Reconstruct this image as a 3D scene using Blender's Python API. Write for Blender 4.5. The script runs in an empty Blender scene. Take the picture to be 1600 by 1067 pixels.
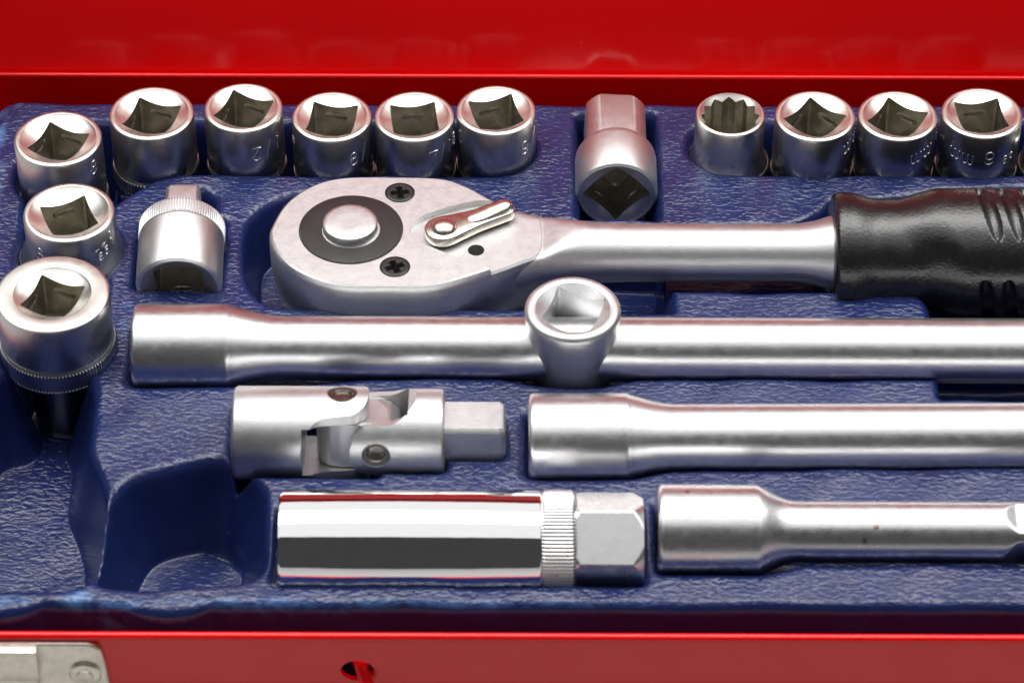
import bpy, bmesh, math, random
import numpy as np
from mathutils import Matrix, Vector

S = 0.001                                   # everything below is written in millimetres
rad = math.radians
scene = bpy.context.scene
col = scene.collection

# ------------------------------------------------------------------ camera
ELEV, DIST, ROLL = rad(43), 900.0, rad(0.2)
cd = bpy.data.cameras.new('camera')
cam = bpy.data.objects.new('camera', cd)
col.objects.link(cam)
cd.sensor_width = 36
cd.lens = 5.75 * 900 * 36 / 1600
cd.clip_start = 0.01
cd.clip_end = 50
cam.matrix_world = (Matrix.Translation((0, -DIST * math.cos(ELEV) * S, DIST * math.sin(ELEV) * S))
                    @ Matrix.Rotation(math.pi / 2 - ELEV, 4, 'X') @ Matrix.Rotation(ROLL, 4, 'Z'))
cd.dof.use_dof = True
cd.dof.focus_distance = 0.935
cd.dof.aperture_fstop = 22
scene.camera = cam

# ------------------------------------------------------------------ light: a dim room, a broad lit ceiling and a brighter softbox under it
world = bpy.data.worlds.new('World')
scene.world = world
world.use_nodes = True
bg = world.node_tree.nodes['Background']
bg.inputs['Color'].default_value = (0.050, 0.049, 0.050, 1)
bg.inputs['Strength'].default_value = 1.0

def soft_light(name, watts, sx, sy, loc, colr):
    ld = bpy.data.lights.new(name, 'AREA')
    ld.shape = 'RECTANGLE'
    ld.size, ld.size_y = sx, sy
    ld.energy = watts
    ld.color = colr
    lo = bpy.data.objects.new(name, ld)
    col.objects.link(lo)
    lo.location = loc
soft_light('ceiling_light', 25, 3.2, 2.8, (0.0, 0.69, 1.2), (0.985, 0.99, 1.0))
soft_light('overhead_softbox', 24, 2.2, 0.66, (0.0, 0.33, 1.17), (1.0, 0.985, 0.965))

vs = scene.view_settings
vs.view_transform = 'Standard'
vs.look = 'None'
vs.exposure = 0.1
vs.gamma = 1.0
scene.cycles.use_denoising = True
scene.cycles.max_bounces = 8
scene.cycles.caustics_reflective = True
scene.cycles.blur_glossy = 0.3

# ------------------------------------------------------------------ materials
def new_mat(name):
    m = bpy.data.materials.new(name)
    m.use_nodes = True
    nt = m.node_tree
    b = nt.nodes['Principled BSDF']
    return m, nt, b

def N(nt, kind, **kw):
    n = nt.nodes.new(kind)
    for k, v in kw.items():
        if k in n.inputs:
            n.inputs[k].default_value = v
        else:
            setattr(n, k, v)
    return n

def coords(nt, scale=(1, 1, 1), kind='Object'):
    tc = N(nt, 'ShaderNodeTexCoord')
    mp = N(nt, 'ShaderNodeMapping')
    mp.inputs['Scale'].default_value = scale
    nt.links.new(tc.outputs[kind], mp.inputs['Vector'])
    return mp.outputs['Vector']

def noise(nt, vec, scale, detail=3, rough=0.55, dist=0.0):
    n = N(nt, 'ShaderNodeTexNoise', Scale=scale, Detail=detail, Roughness=rough, Distortion=dist)
    nt.links.new(vec, n.inputs['Vector'])
    return n.outputs['Fac']

def ramp(nt, fac, stops):
    r = N(nt, 'ShaderNodeValToRGB')
    e = r.color_ramp.elements
    while len(e) < len(stops):
        e.new(0.5)
    for i, (p, c) in enumerate(stops):
        e[i].position = p
        e[i].color = c if len(c) == 4 else (*c, 1)
    nt.links.new(fac, r.inputs['Fac'])
    return r.outputs['Color']

def g(v):
    return (v, v, v, 1)

def mixc(nt, fac, a, b):
    m = N(nt, 'ShaderNodeMix', data_type='RGBA')
    for sock, val in ((m.inputs[0], fac), (m.inputs[6], a), (m.inputs[7], b)):
        if hasattr(val, 'is_output'):
            nt.links.new(val, sock)
        else:
            sock.default_value = val
    return m.outputs[2]

def bump(nt, b, height, strength, distance, chain=None):
    n = N(nt, 'ShaderNodeBump', Strength=strength, Distance=distance)
    nt.links.new(height, n.inputs['Height'])
    if chain is not None:
        nt.links.new(chain, n.inputs['Normal'])
    nt.links.new(n.outputs['Normal'], b.inputs['Normal'])
    return n.outputs['Normal']

def metal(name, colr, rough, rvar=0.06, grain=0.0, grain_scale=4500, stain=0.0, rust=0.0, stretch=(1, 1, 1), aniso=0.0, smudge=0.0, wobble=0.025):
    m, nt, b = new_mat(name)
    b.inputs['Metallic'].default_value = 1.0
    v = coords(nt)
    vst = coords(nt, stretch)
    base = colr + (1,)
    c = base
    if stain:
        f = ramp(nt, noise(nt, v, 260, 5, 0.65, 0.6), [(0.40, g(0)), (0.72, g(1))])
        dark = tuple(x * (1 - stain) for x in colr) + (1,)
        c = mixc(nt, f, base, dark)
    if smudge:                               # fine dark handling marks on the plating
        f2 = ramp(nt, noise(nt, vst, 900, 6, 0.7, 1.2), [(0.56, g(0)), (0.70, g(smudge))])
        c = mixc(nt, f2, c, (0.20, 0.18, 0.17, 1))
    if rust:
        vo = N(nt, 'ShaderNodeTexVoronoi', Scale=150, Randomness=1.0)
        nt.links.new(v, vo.inputs['Vector'])
        f3 = ramp(nt, vo.outputs['Distance'], [(0.08, g(rust)), (0.15, g(0))])
        gate = ramp(nt, noise(nt, v, 55, 2, 0.5), [(0.46, g(0)), (0.52, g(1))])
        mm = N(nt, 'ShaderNodeMath', operation='MULTIPLY')
        nt.links.new(f3, mm.inputs[0]); nt.links.new(gate, mm.inputs[1])
        c = mixc(nt, mm.outputs[0], c, (0.28, 0.11, 0.03, 1))
    if hasattr(c, 'is_output'):
        nt.links.new(c, b.inputs['Base Color'])
    else:
        b.inputs['Base Color'].default_value = c
    lo_, hi_ = max(rough - rvar, 0.02), rough + rvar
    nt.links.new(ramp(nt, noise(nt, v, 420, 4, 0.6), [(0.3, g(lo_)), (0.7, g(hi_))]), b.inputs['Roughness'])
    if grain:
        ch = bump(nt, b, noise(nt, v, grain_scale, 2, 0.6), grain, 0.00004)
        bump(nt, b, noise(nt, v, 90, 2, 0.5), wobble, 0.0010, ch)
    if aniso:
        b.inputs['Anisotropic'].default_value = aniso
    return m

M = {}
M['satin'] = metal('satin_chrome', (0.79, 0.795, 0.80), 0.32, 0.04, grain=0.7, grain_scale=2400, stain=0.05, smudge=0.16, stretch=(0.15, 1, 1))
M['satin_rust'] = metal('satin_chrome_specked', (0.80, 0.80, 0.80), 0.30, 0.04, grain=0.7, grain_scale=2400, stain=0.05, rust=1.0, smudge=0.16, stretch=(0.15, 1, 1))
M['satin_soft'] = metal('blasted_chrome', (0.67, 0.67, 0.668), 0.43, 0.03, grain=1.0, grain_scale=1900, stain=0.02, wobble=0.010)
M['socket'] = metal('socket_chrome', (0.55, 0.55, 0.55), 0.31, 0.04, grain=0.25, stain=0.14, smudge=0.10)  # socket body darkened against its bright rim; dim reflections put into the colour
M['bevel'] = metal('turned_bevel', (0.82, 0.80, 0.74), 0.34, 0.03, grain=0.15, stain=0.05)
M['bore'] = metal('oily_bore', (0.50, 0.475, 0.41), 0.36, 0.06, grain=0.25, stain=0.35)
M['chrome'] = metal('polished_chrome', (0.88, 0.88, 0.88), 0.045, 0.03, grain=0.03, grain_scale=900, smudge=0.12, stretch=(0.12, 1, 1), wobble=0.06)
M['chrome_hex'] = metal('bright_hex_chrome', (0.80, 0.80, 0.79), 0.30, 0.04, grain=0.5, grain_scale=3000)
M['mark'] = metal('stamped_edge', (0.80, 0.80, 0.82), 0.25, 0.03)
M['nickel'] = metal('warm_nickel', (0.82, 0.78, 0.68), 0.26, 0.04, grain=0.15, stain=0.10)
M['latch'] = metal('dull_nickel', (0.76, 0.72, 0.63), 0.42, 0.06, grain=0.3, stain=0.22)
M['pin'] = metal('dark_pin', (0.30, 0.28, 0.25), 0.30, 0.05, grain=0.3, stain=0.3)

def tray_material():
    m, nt, b = new_mat('moulded_blue_plastic')
    v = coords(nt)
    base = mixc(nt, ramp(nt, noise(nt, v, 60, 3), [(0.35, g(0)), (0.7, g(1))]), (0.0085, 0.016, 0.078, 1), (0.011, 0.021, 0.102, 1))
    # dust lying in the recesses and on the deck
    vo = N(nt, 'ShaderNodeTexVoronoi', Scale=420, Randomness=1.0)
    nt.links.new(v, vo.inputs['Vector'])
    dots = ramp(nt, vo.outputs['Distance'], [(0.035, g(0.75)), (0.075, g(0))])
    gate = ramp(nt, noise(nt, v, 60, 4, 0.6), [(0.46, g(0.12)), (0.60, g(1))])
    mm = N(nt, 'ShaderNodeMath', operation='MULTIPLY')
    nt.links.new(dots, mm.inputs[0]); nt.links.new(gate, mm.inputs[1])
    c = mixc(nt, mm.outputs[0], base, (0.30, 0.29, 0.26, 1))
    # bright glints painted light blue along rubbed, stress-whitened edges, kept in an attribute
    at = N(nt, 'ShaderNodeAttribute', attribute_name='wear_glint')
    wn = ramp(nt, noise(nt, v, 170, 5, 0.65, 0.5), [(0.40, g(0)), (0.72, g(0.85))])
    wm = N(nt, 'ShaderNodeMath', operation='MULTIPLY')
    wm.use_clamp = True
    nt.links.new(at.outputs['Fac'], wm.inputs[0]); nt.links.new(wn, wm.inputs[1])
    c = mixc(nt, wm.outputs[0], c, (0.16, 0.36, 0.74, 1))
    nt.links.new(c, b.inputs['Base Color'])
    nt.links.new(ramp(nt, noise(nt, v, 130, 4), [(0.3, g(0.20)), (0.7, g(0.29))]), b.inputs['Roughness'])
    b.inputs['Specular IOR Level'].default_value = 0.55
    # leather grain: creases a millimetre or two long
    vs_ = coords(nt, (0.50, 1.0, 1.0))
    cr = noise(nt, vs_, 860, 0.8, 0.5, 0.7)
    ga = N(nt, 'ShaderNodeAttribute', attribute_name='grain')
    gm = N(nt, 'ShaderNodeMath', operation='MULTIPLY')
    nt.links.new(cr, gm.inputs[0]); nt.links.new(ga.outputs['Fac'], gm.inputs[1])
    ch = bump(nt, b, gm.outputs[0], 1.0, 0.00040)
    bump(nt, b, noise(nt, v, 45, 3, 0.5), 0.35, 0.0012, ch)
    return m
M['tray'] = tray_material()

def red_material():
    m, nt, b = new_mat('red_enamel')
    v = coords(nt)
    c = mixc(nt, ramp(nt, noise(nt, v, 14, 3), [(0.3, g(0)), (0.7, g(1))]), (0.74, 0.001, 0.002, 1), (0.80, 0.002, 0.003, 1))
    vo = N(nt, 'ShaderNodeTexVoronoi', Scale=150, Randomness=1.0)
    nt.links.new(v, vo.inputs['Vector'])
    dots = ramp(nt, vo.outputs['Distance'], [(0.02, g(0.6)), (0.045, g(0))])
    gate = ramp(nt, noise(nt, v, 40, 2), [(0.55, g(0)), (0.65, g(1))])
    mm = N(nt, 'ShaderNodeMath', operation='MULTIPLY')
    nt.links.new(dots, mm.inputs[0]); nt.links.new(gate, mm.inputs[1])
    c = mixc(nt, mm.outputs[0], c, (0.55, 0.25, 0.22, 1))
    nt.links.new(c, b.inputs['Base Color'])
    nt.links.new(ramp(nt, noise(nt, v, 70, 4), [(0.3, g(0.09)), (0.7, g(0.15))]), b.inputs['Roughness'])
    ch = bump(nt, b, noise(nt, v, 420, 2), 0.05, 0.0004)
    bump(nt, b, noise(nt, v, 22, 1), 0.12, 0.0012, ch)
    return m
M['red'] = red_material()

def plastic(name, colr, rough, bs=0, bd=0.0002, bscale=1500, spec=0.5):
    m, nt, b = new_mat(name)
    v = coords(nt)
    c = mixc(nt, noise(nt, v, 120, 4), tuple(x * 0.8 for x in colr) + (1,), tuple(x * 1.2 for x in colr) + (1,))
    nt.links.new(c, b.inputs['Base Color'])
    nt.links.new(ramp(nt, noise(nt, v, 300, 4), [(0.3, g(rough - 0.05)), (0.7, g(rough + 0.06))]), b.inputs['Roughness'])
    b.inputs['Specular IOR Level'].default_value = spec
    if bs:
        bump(nt, b, noise(nt, v, bscale, 3, 0.55, 0.4), bs, bd)
    return m
M['grip'] = plastic('black_grip', (0.009, 0.008, 0.008), 0.25, 0.6, 0.00018, 1400, 0.8)
M['ring'] = plastic('dark_brown_ring', (0.017, 0.013, 0.013), 0.50, 0.35, 0.0001, 5000)
M['screw'] = plastic('blackened_screw', (0.022, 0.020, 0.020), 0.36, 0.3, 0.0001, 4000)
M['table'] = plastic('pale_table', (0.50, 0.49, 0.48), 0.5, 0.1, 0.0005, 200)

# ------------------------------------------------------------------ mesh helpers
def mesh_from(name, verts, faces, sharp=32, recalc=True):
    me = bpy.data.meshes.new(name)
    me.from_pydata([tuple(float(c) * S for c in v) for v in verts], [], faces)
    if recalc:
        bm = bmesh.new(); bm.from_mesh(me)
        bmesh.ops.recalc_face_normals(bm, faces=bm.faces)
        bm.to_mesh(me); bm.free()
    me.update()
    me.polygons.foreach_set('use_smooth', [True] * len(me.polygons))
    me.set_sharp_from_angle(angle=rad(sharp))
    return me

def obj(name, me, mat, parent=None):
    o = bpy.data.objects.new(name, me)
    col.objects.link(o)
    if mat is not None and me is not None:
        me.materials.clear()
        me.materials.append(M[mat])
    o.parent = parent
    return o

def thing(name, label, cat, loc=(0, 0, 0), rot=(0, 0, 0), group=None):
    o = bpy.data.objects.new(name, None)
    o.empty_display_size = 0.01
    col.objects.link(o)
    o.location = [c * S for c in loc]
    o.rotation_euler = rot
    tag(o, label, cat, group)
    return o

def tag(o, label=None, cat=None, group=None, kind=None):
    if label: o['label'] = label
    if cat: o['category'] = cat
    if group: o['group'] = group
    if kind: o['kind'] = kind

def radial(name, rings, n=144, phi0=0.0, axis='Z', cap0=False, cap1=False, sharp=32):
    """rings: (position along the axis, radius), either may be an array over the angle"""
    ph = phi0 + np.arange(n) * 2 * math.pi / n
    vs_ = []
    for a, r in rings:
        a = np.broadcast_to(np.asarray(a, float), (n,)); r = np.broadcast_to(np.asarray(r, float), (n,))
        c, s_ = r * np.cos(ph), r * np.sin(ph)
        if axis == 'Z': p = np.stack([c, s_, a], 1)
        elif axis == 'X': p = np.stack([a, -s_, c], 1)      # angle from the top towards the front
        else: p = np.stack([c, a, s_], 1)
        vs_.append(p)
    v = np.concatenate(vs_)
    f = []
    for k in range(len(rings) - 1):
        for i in range(n):
            j = (i + 1) % n
            f.append((k * n + i, k * n + j, (k + 1) * n + j, (k + 1) * n + i))
    if cap0: f.append(tuple(range(n)))
    if cap1: f.append(tuple((len(rings) - 1) * n + i for i in range(n)))
    return mesh_from(name, v.tolist(), f, sharp)

def sq_r(phi, s, rmax=1e9):
    return np.minimum(s / np.maximum(np.abs(np.cos(phi)), np.abs(np.sin(phi))), rmax)

def hex_r(phi, apothem):
    p = (phi + math.pi / 6) % (math.pi / 3) - math.pi / 6
    return apothem / np.cos(p)

def box_mesh(name, x0, x1, y0, y1, z0, z1, bev=0.0, seg=2):
    bm = bmesh.new()
    bmesh.ops.create_cube(bm, size=1)
    for v in bm.verts:
        v.co = Vector(((x0 + x1) / 2 + v.co.x * (x1 - x0), (y0 + y1) / 2 + v.co.y * (y1 - y0), (z0 + z1) / 2 + v.co.z * (z1 - z0))) * S
    if bev:
        bmesh.ops.bevel(bm, geom=list(bm.edges), offset=bev * S, segments=seg, affect='EDGES', profile=0.5)
    me = bpy.data.meshes.new(name); bm.to_mesh(me); bm.free()
    me.polygons.foreach_set('use_smooth', [True] * len(me.polygons))
    me.set_sharp_from_angle(angle=rad(40))
    return me

def resample(pts, n, closed=True, cat=True):
    """Catmull-Rom through the points, then n even steps"""
    p = np.array(pts, float); m = len(p); out = []
    for i in range(m if closed else m - 1):
        if closed: p0, p1, p2, p3 = p[i - 1], p[i], p[(i + 1) % m], p[(i + 2) % m]
        else: p0, p1, p2, p3 = p[max(i - 1, 0)], p[i], p[i + 1], p[min(i + 2, m - 1)]
        for t in np.linspace(0, 1, 16, endpoint=False):
            if cat: out.append(0.5 * (2 * p1 + (p2 - p0) * t + (2 * p0 - 5 * p1 + 4 * p2 - p3) * t * t + (3 * p1 - p0 - 3 * p2 + p3) * t ** 3))
            else: out.append(p1 + (p2 - p1) * t)
    if not closed: out.append(p[-1])
    q = np.array(out)
    if closed: q = np.vstack([q, q[:1]])
    d = np.concatenate([[0], np.cumsum(np.linalg.norm(np.diff(q, axis=0), axis=1))])
    t = np.linspace(0, d[-1], n, endpoint=not closed)
    return np.stack([np.interp(t, d, q[:, 0]), np.interp(t, d, q[:, 1])], 1)

def inset(poly, d):
    t = np.roll(poly, -1, 0) - np.roll(poly, 1, 0)
    t /= np.linalg.norm(t, axis=1)[:, None] + 1e-9
    nrm = np.stack([-t[:, 1], t[:, 0]], 1)
    area = 0.5 * np.sum(poly[:, 0] * np.roll(poly[:, 1], -1) - poly[:, 1] * np.roll(poly[:, 0], -1))
    return poly + nrm * d * (1 if area > 0 else -1)

def loft(name, poly, levels, sharp=32, cap0=True, cap1=True):
    """poly: n x 2 outline; levels: (z, inset)"""
    n = len(poly); v = []; f = []
    for z, i in levels:
        q = inset(poly, i)
        v += [(a, b, z) for a, b in q]
    for k in range(len(levels) - 1):
        for i in range(n):
            j = (i + 1) % n
            f.append((k * n + i, k * n + j, (k + 1) * n + j, (k + 1) * n + i))
    if cap0: f.append(tuple(range(n)))
    if cap1: f.append(tuple((len(levels) - 1) * n + i for i in range(n)))
    return mesh_from(name, v, f, sharp)

def boolean(me, cutter, op='DIFFERENCE', sharp=30):
    a = bpy.data.objects.new('tmp_a', me); b = bpy.data.objects.new('tmp_b', cutter)
    col.objects.link(a); col.objects.link(b)
    md = a.modifiers.new('b', 'BOOLEAN'); md.object = b; md.operation = op; md.solver = 'EXACT'
    dg = bpy.context.evaluated_depsgraph_get(); dg.update()
    out = bpy.data.meshes.new_from_object(a.evaluated_get(dg))
    out.name = me.name
    bpy.data.objects.remove(a); bpy.data.objects.remove(b)
    out.polygons.foreach_set('use_smooth', [True] * len(out.polygons))
    out.set_sharp_from_angle(angle=rad(sharp))
    return out

def tubes(name, lines, r=0.13, k=6):
    """small round strokes along 3D polylines (millimetres)"""
    v, f = [], []
    for ln in lines:
        P = [Vector(p) for p in ln]; base = len(v)
        for i, p in enumerate(P):
            t = (P[min(i + 1, len(P) - 1)] - P[max(i - 1, 0)]).normalized()
            u = t.orthogonal().normalized(); w = t.cross(u)
            if abs(t.z) < 0.99:
                u = t.cross(Vector((0, 0, 1))).normalized(); w = t.cross(u)
            for q in range(k):
                a = 2 * math.pi * q / k
                v.append(tuple(p + (u * math.cos(a) + w * math.sin(a)) * r))
        for i in range(len(P) - 1):
            for q in range(k):
                q2 = (q + 1) % k
                f.append((base + i * k + q, base + i * k + q2, base + (i + 1) * k + q2, base + (i + 1) * k + q))
        f.append(tuple(base + q for q in range(k))); f.append(tuple(base + (len(P) - 1) * k + q for q in range(k)))
    return mesh_from(name, v, f, 60)

def arc(cx, cy, rx, ry, a0, a1, n=12):
    return [(cx + rx * math.cos(rad(a)), cy + ry * math.sin(rad(a))) for a in np.linspace(a0, a1, n)]

GLYPH = {   # single-stroke characters, box about 0.6 wide and 1 high
    '8': [arc(.3, .76, .22, .22, 0, 360, 18), arc(.3, .27, .28, .27, 0, 360, 18)],
    '9': [arc(.3, .68, .27, .30, 0, 360, 20), arc(.28, .28, .30, .28, 215, 345, 10)],
    '/': [[(.12, -.15), (.50, 1.15)]],
    '1': [[(.3, 0), (.3, 1)]],
    '7': [[(.02, .98), (.6, .98), (.18, 0)]],
    'Z': [[(.02, .98), (.58, .98), (.12, .32)], arc(.30, .27, .27, .27, 170, 340, 10)],
    'W': [[(.0, .75), (.0, .25)], arc(.17, .25, .17, .25, 180, 360, 8), [(.34, .25), (.34, .75)], arc(.51, .25, .17, .25, 180, 360, 8), [(.68, .25), (.68, .75)]],
    'A': [[(.05, 0), (.3, 1), (.55, 0)]],
    '3': [arc(.3, .75, .24, .24, 140, -80, 12), arc(.3, .26, .27, .26, 80, -140, 12)],
    '5': [[(.55, 1), (.1, 1), (.08, .56)], arc(.28, .30, .28, .30, 130, -140, 14)],
    '6': [arc(.3, .30, .27, .30, 0, 360, 18), arc(.36, .40, .33, .60, 175, 80, 10)],
    '-': [[(.05, .5), (.55, .5)]],
    '=': [[(.05, .62), (.55, .62)], [(.05, .32), (.55, .32)]],
    'c': [arc(.3, .35, .26, .35, 50, 310, 14)],
    ' ': [],
}

def marking(parent, text, R, z, ang, h=4.4, adv=0.86, r=0.19, slope=0.0):
    """strokes stamped round a cylinder of radius R; ang: degrees to the right of the front"""
    lines = []; u = 0.0
    for ch in text:
        for pl in GLYPH[ch]:
            L = []
            for i in range(len(pl) - 1):
                (a, b), (c, d) = pl[i], pl[i + 1]
                k = max(1, int(math.hypot(c - a, d - b) / 0.12))
                for t in range(k): L.append((a + (c - a) * t / k, b + (d - b) * t / k))
            L.append(pl[-1])
            Q = []
            for a, b in L:
                th = rad(ang) + (u + a * h) / R
                Q.append((R * math.sin(th), -R * math.cos(th), z + b * h + slope * (u + a * h)))
            lines.append(Q)
        u += adv * h
    return obj('size_marking', tubes('size_marking', lines, r), 'mark', parent)

# ------------------------------------------------------------------ the table the box stands on
t = obj('table_top', box_mesh('table_top', -900, 900, -700, 700, -86, -56), 'table')
tag(t, kind='structure')

# ------------------------------------------------------------------ the red tool box
BX0, BX1, BYF, BYB, BZ0, RIM = -157.0, 196.0, -102.6, 114.0, -54.0, 1.0
FRIM = -4.0
tb = thing('tool_box', 'open red enamelled metal tool box with its lid leaning back', 'tool box', ((BX0 + BX1) / 2, (BYF + BYB) / 2, -56))
OFF = Vector(tb.location) / S
def bxp(name, x0, x1, y0, y1, z0, z1, mat, parent, bev=0.0, seg=2, off=OFF):
    return obj(name, box_mesh(name, x0 - off.x, x1 - off.x, y0 - off.y, y1 - off.y, z0 - off.z, z1 - off.z, bev, seg), mat, parent)
def rolled(name, p, q, r, parent, off=OFF):
    return obj(name, tubes(name, [[tuple(Vector(p) - off), tuple(Vector(q) - off)]], r, 16), 'red', parent)
bxp('floor_panel', BX0, BX1, BYF, BYB, BZ0 - 2, BZ0, 'red', tb)
fw_me = box_mesh('front_wall', BX0 - OFF.x, BX1 - OFF.x, BYF - 1.4 - OFF.y, BYF - OFF.y, BZ0 - 2 - OFF.z, FRIM - 0.6 - OFF.z)
# the punched hole that the red peg sticks out of
HZ = -16.6
hole_c = radial('hole', [(-3, 4.2), (3, 4.2)], 32, axis='Y', cap0=True, cap1=True)
hole_c.transform(Matrix.Translation(Vector((-38.7 - OFF.x, BYF - 0.7 - OFF.y, HZ - OFF.z)) * S) @ Matrix.Diagonal((1, 1, 0.9, 1)))
fwall = obj('front_wall', boolean(fw_me, hole_c), 'red', tb)
bxp('back_wall', BX0, BX1, BYB, BYB + 1.4, BZ0 - 2, RIM - 0.6, 'red', tb)
bxp('side_wall', BX0 - 1.4, BX0, BYF - 1.4, BYB + 1.4, BZ0 - 2, FRIM - 0.6, 'red', tb)
bxp('side_wall', BX1, BX1 + 1.4, BYF - 1.4, BYB + 1.4, BZ0 - 2, FRIM - 0.6, 'red', tb)
rolled('rolled_rim', (BX0, BYF - 0.7, FRIM - 0.6), (BX1, BYF - 0.7, FRIM - 0.6), 1.15, tb)
rolled('rolled_rim', (BX0, BYB + 0.7, RIM - 0.6), (BX1, BYB + 0.7, RIM - 0.6), 0.85, tb)
rolled('rolled_rim', (BX0 - 0.7, BYF, FRIM - 0.6), (BX0 - 0.7, BYB, FRIM - 0.6), 1.0, tb)
rolled('rolled_rim', (BX1 + 0.7, BYF, FRIM - 0.6), (BX1 + 0.7, BYB, FRIM - 0.6), 1.0, tb)
# lid
LEAN, LLEN = rad(23), 150.0
lid_me = box_mesh('lid', BX0 - OFF.x - 2, BX1 - OFF.x + 2, 0, 1.4, 0, LLEN)
lid_m = Matrix.Translation(Vector((0, BYB + 2.6 - OFF.y, RIM - 3.0 - OFF.z)) * S) @ Matrix.Rotation(-LEAN, 4, 'X')
lid_me.transform(lid_m)
lid = obj('lid', lid_me, 'red', tb)
for nm, (x0, x1, y0, y1, z0, z1) in (('lid_flange', (BX0 - 3.4, BX0 - 2, -28, 1.4, 6, LLEN)), ('lid_flange', (BX1 + 2, BX1 + 3.4, -28, 1.4, 6, LLEN)),
                                     ('lid_flange', (BX0 - 3.4, BX1 + 3.4, -28, 1.4, LLEN, LLEN + 1.4))):
    me = box_mesh(nm, x0 - OFF.x, x1 - OFF.x, y0, y1, z0, z1)
    me.transform(lid_m)
    obj(nm, me, 'red', lid)
# latch on the front wall
YF = BYF - 1.4
LZ = -10.6                                    # drop of the latch below the rim
latch_poly = resample([(-140, 5.0), (-106, 5.0), (-104.2, 4.4), (-102.6, 2.6), (-101.9, -2), (-101.2, -16), (-103, -19), (-106, -20), (-140, -20)], 90, cat=False)
lm = loft('latch', latch_poly, [(0, 0), (1.2, 0), (1.5, 0.35)])
lm.transform(Matrix.Translation(Vector((-OFF.x, YF - OFF.y, LZ - OFF.z)) * S) @ Matrix.Rotation(math.pi / 2, 4, 'X'))
latch = obj('latch', lm, 'latch', tb)
rv = radial('rivet', [(0, 4.1), (0.5, 4.1), (0.9, 3.6), (1.0, 2.3), (1.1, 2.0), (1.5, 1.8), (1.65, 1.2), (1.7, 0.05)], 40, axis='Z', cap1=True)
rv.transform(Matrix.Translation(Vector((-107.1 - OFF.x, YF - 1.5 - OFF.y, -5.4 + LZ - OFF.z)) * S) @ Matrix.Rotation(math.pi / 2, 4, 'X'))
obj('rivet', rv, 'latch', latch)
bxp('latch_lever', -142, -118.3, YF - 4.4, YF - 1.6, -5.2 + LZ, 5.2 + LZ, 'latch', latch, 0.4)
bxp('latch_lever', -142, -118.9, YF - 3.6, YF - 1.6, -17 + LZ, -5.9 + LZ, 'latch', latch, 0.4)
# red peg in the hole
peg = radial('peg', [(-1, 1.7), (7.5, 1.75), (8.4, 1.4), (8.8, 0.8), (8.9, 0.05)], 32, axis='Z', cap0=True, cap1=True)
peg.transform(Matrix.Translation(Vector((-38.2 - OFF.x, BYF + 1.0 - OFF.y, HZ + 0.4 - OFF.z)) * S) @ Vector((0.34, -0.72, -0.60)).to_track_quat('Z', 'Y').to_matrix().to_4x4())
obj('peg', peg, 'red', tb)

# ------------------------------------------------------------------ the moulded blue tray: a drawn sheet with recesses
STEP = 0.45
TX0, TX1, TY0, TY1 = -154.5, 193.0, -108.0, 103.6
gx = np.arange(TX0, TX1 + 1e-6, STEP); gy = np.arange(TY0, TY1 + 1e-6, STEP)
GX, GY = np.meshgrid(gx, gy)

def sd_box(x0, x1, y0, y1, r=3.0):
    cx, cy, hx, hy = (x0 + x1) / 2, (y0 + y1) / 2, (x1 - x0) / 2 - r, (y1 - y0) / 2 - r
    qx, qy = np.abs(GX - cx) - hx, np.abs(GY - cy) - hy
    return np.hypot(np.maximum(qx, 0), np.maximum(qy, 0)) + np.minimum(np.maximum(qx, qy), 0) - r

def sd_cap(ax, ay, bx, by, r):
    px, py = GX - ax, GY - ay; dx, dy = bx - ax, by - ay
    h = np.clip((px * dx + py * dy) / max(dx * dx + dy * dy, 1e-9), 0, 1)
    return np.hypot(px - dx * h, py - dy * h) - r

def sd_poly(pts, rnd=2.0, smooth=0):
    """polygon drawn on the deck; corners rounded by shrinking the outline and growing it back"""
    p = np.array(pts, float)
    if smooth: p = resample(pts, smooth)
    area = 0.5 * np.sum(p[:, 0] * np.roll(p[:, 1], -1) - p[:, 1] * np.roll(p[:, 0], -1))
    d = np.full(GX.shape, 1e9); s_ = np.ones(GX.shape)
    n = len(p)
    for i in range(n):
        a, b = p[i], p[i - 1]
        ex, ey = b - a
        wx, wy = GX - a[0], GY - a[1]
        h = np.clip((wx * ex + wy * ey) / max(ex * ex + ey * ey, 1e-9), 0, 1)
        d = np.minimum(d, (wx - ex * h) ** 2 + (wy - ey * h) ** 2)
        c1, c2, c3 = GY >= a[1], GY < b[1], ex * wy > ey * wx
        flip = (c1 & c2 & c3) | (~c1 & ~c2 & ~c3)
        s_ = np.where(flip, -s_, s_)
    return s_ * np.sqrt(d)

def soften(d, m=7, times=2):
    for _ in range(times):
        for ax in (0, 1):
            p = np.pad(d, [(m, m) if a_ == ax else (0, 0) for a_ in (0, 1)], mode='edge')
            c_ = np.cumsum(p, axis=ax)
            z0 = np.zeros_like(np.take(c_, [0], axis=ax))
            c_ = np.concatenate([z0, c_], axis=ax)
            k_ = 2 * m + 1
            hi = np.take(c_, range(k_, c_.shape[ax]), axis=ax); lo_ = np.take(c_, range(0, c_.shape[ax] - k_), axis=ax)
            d = (hi - lo_) / k_
    return d

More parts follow.
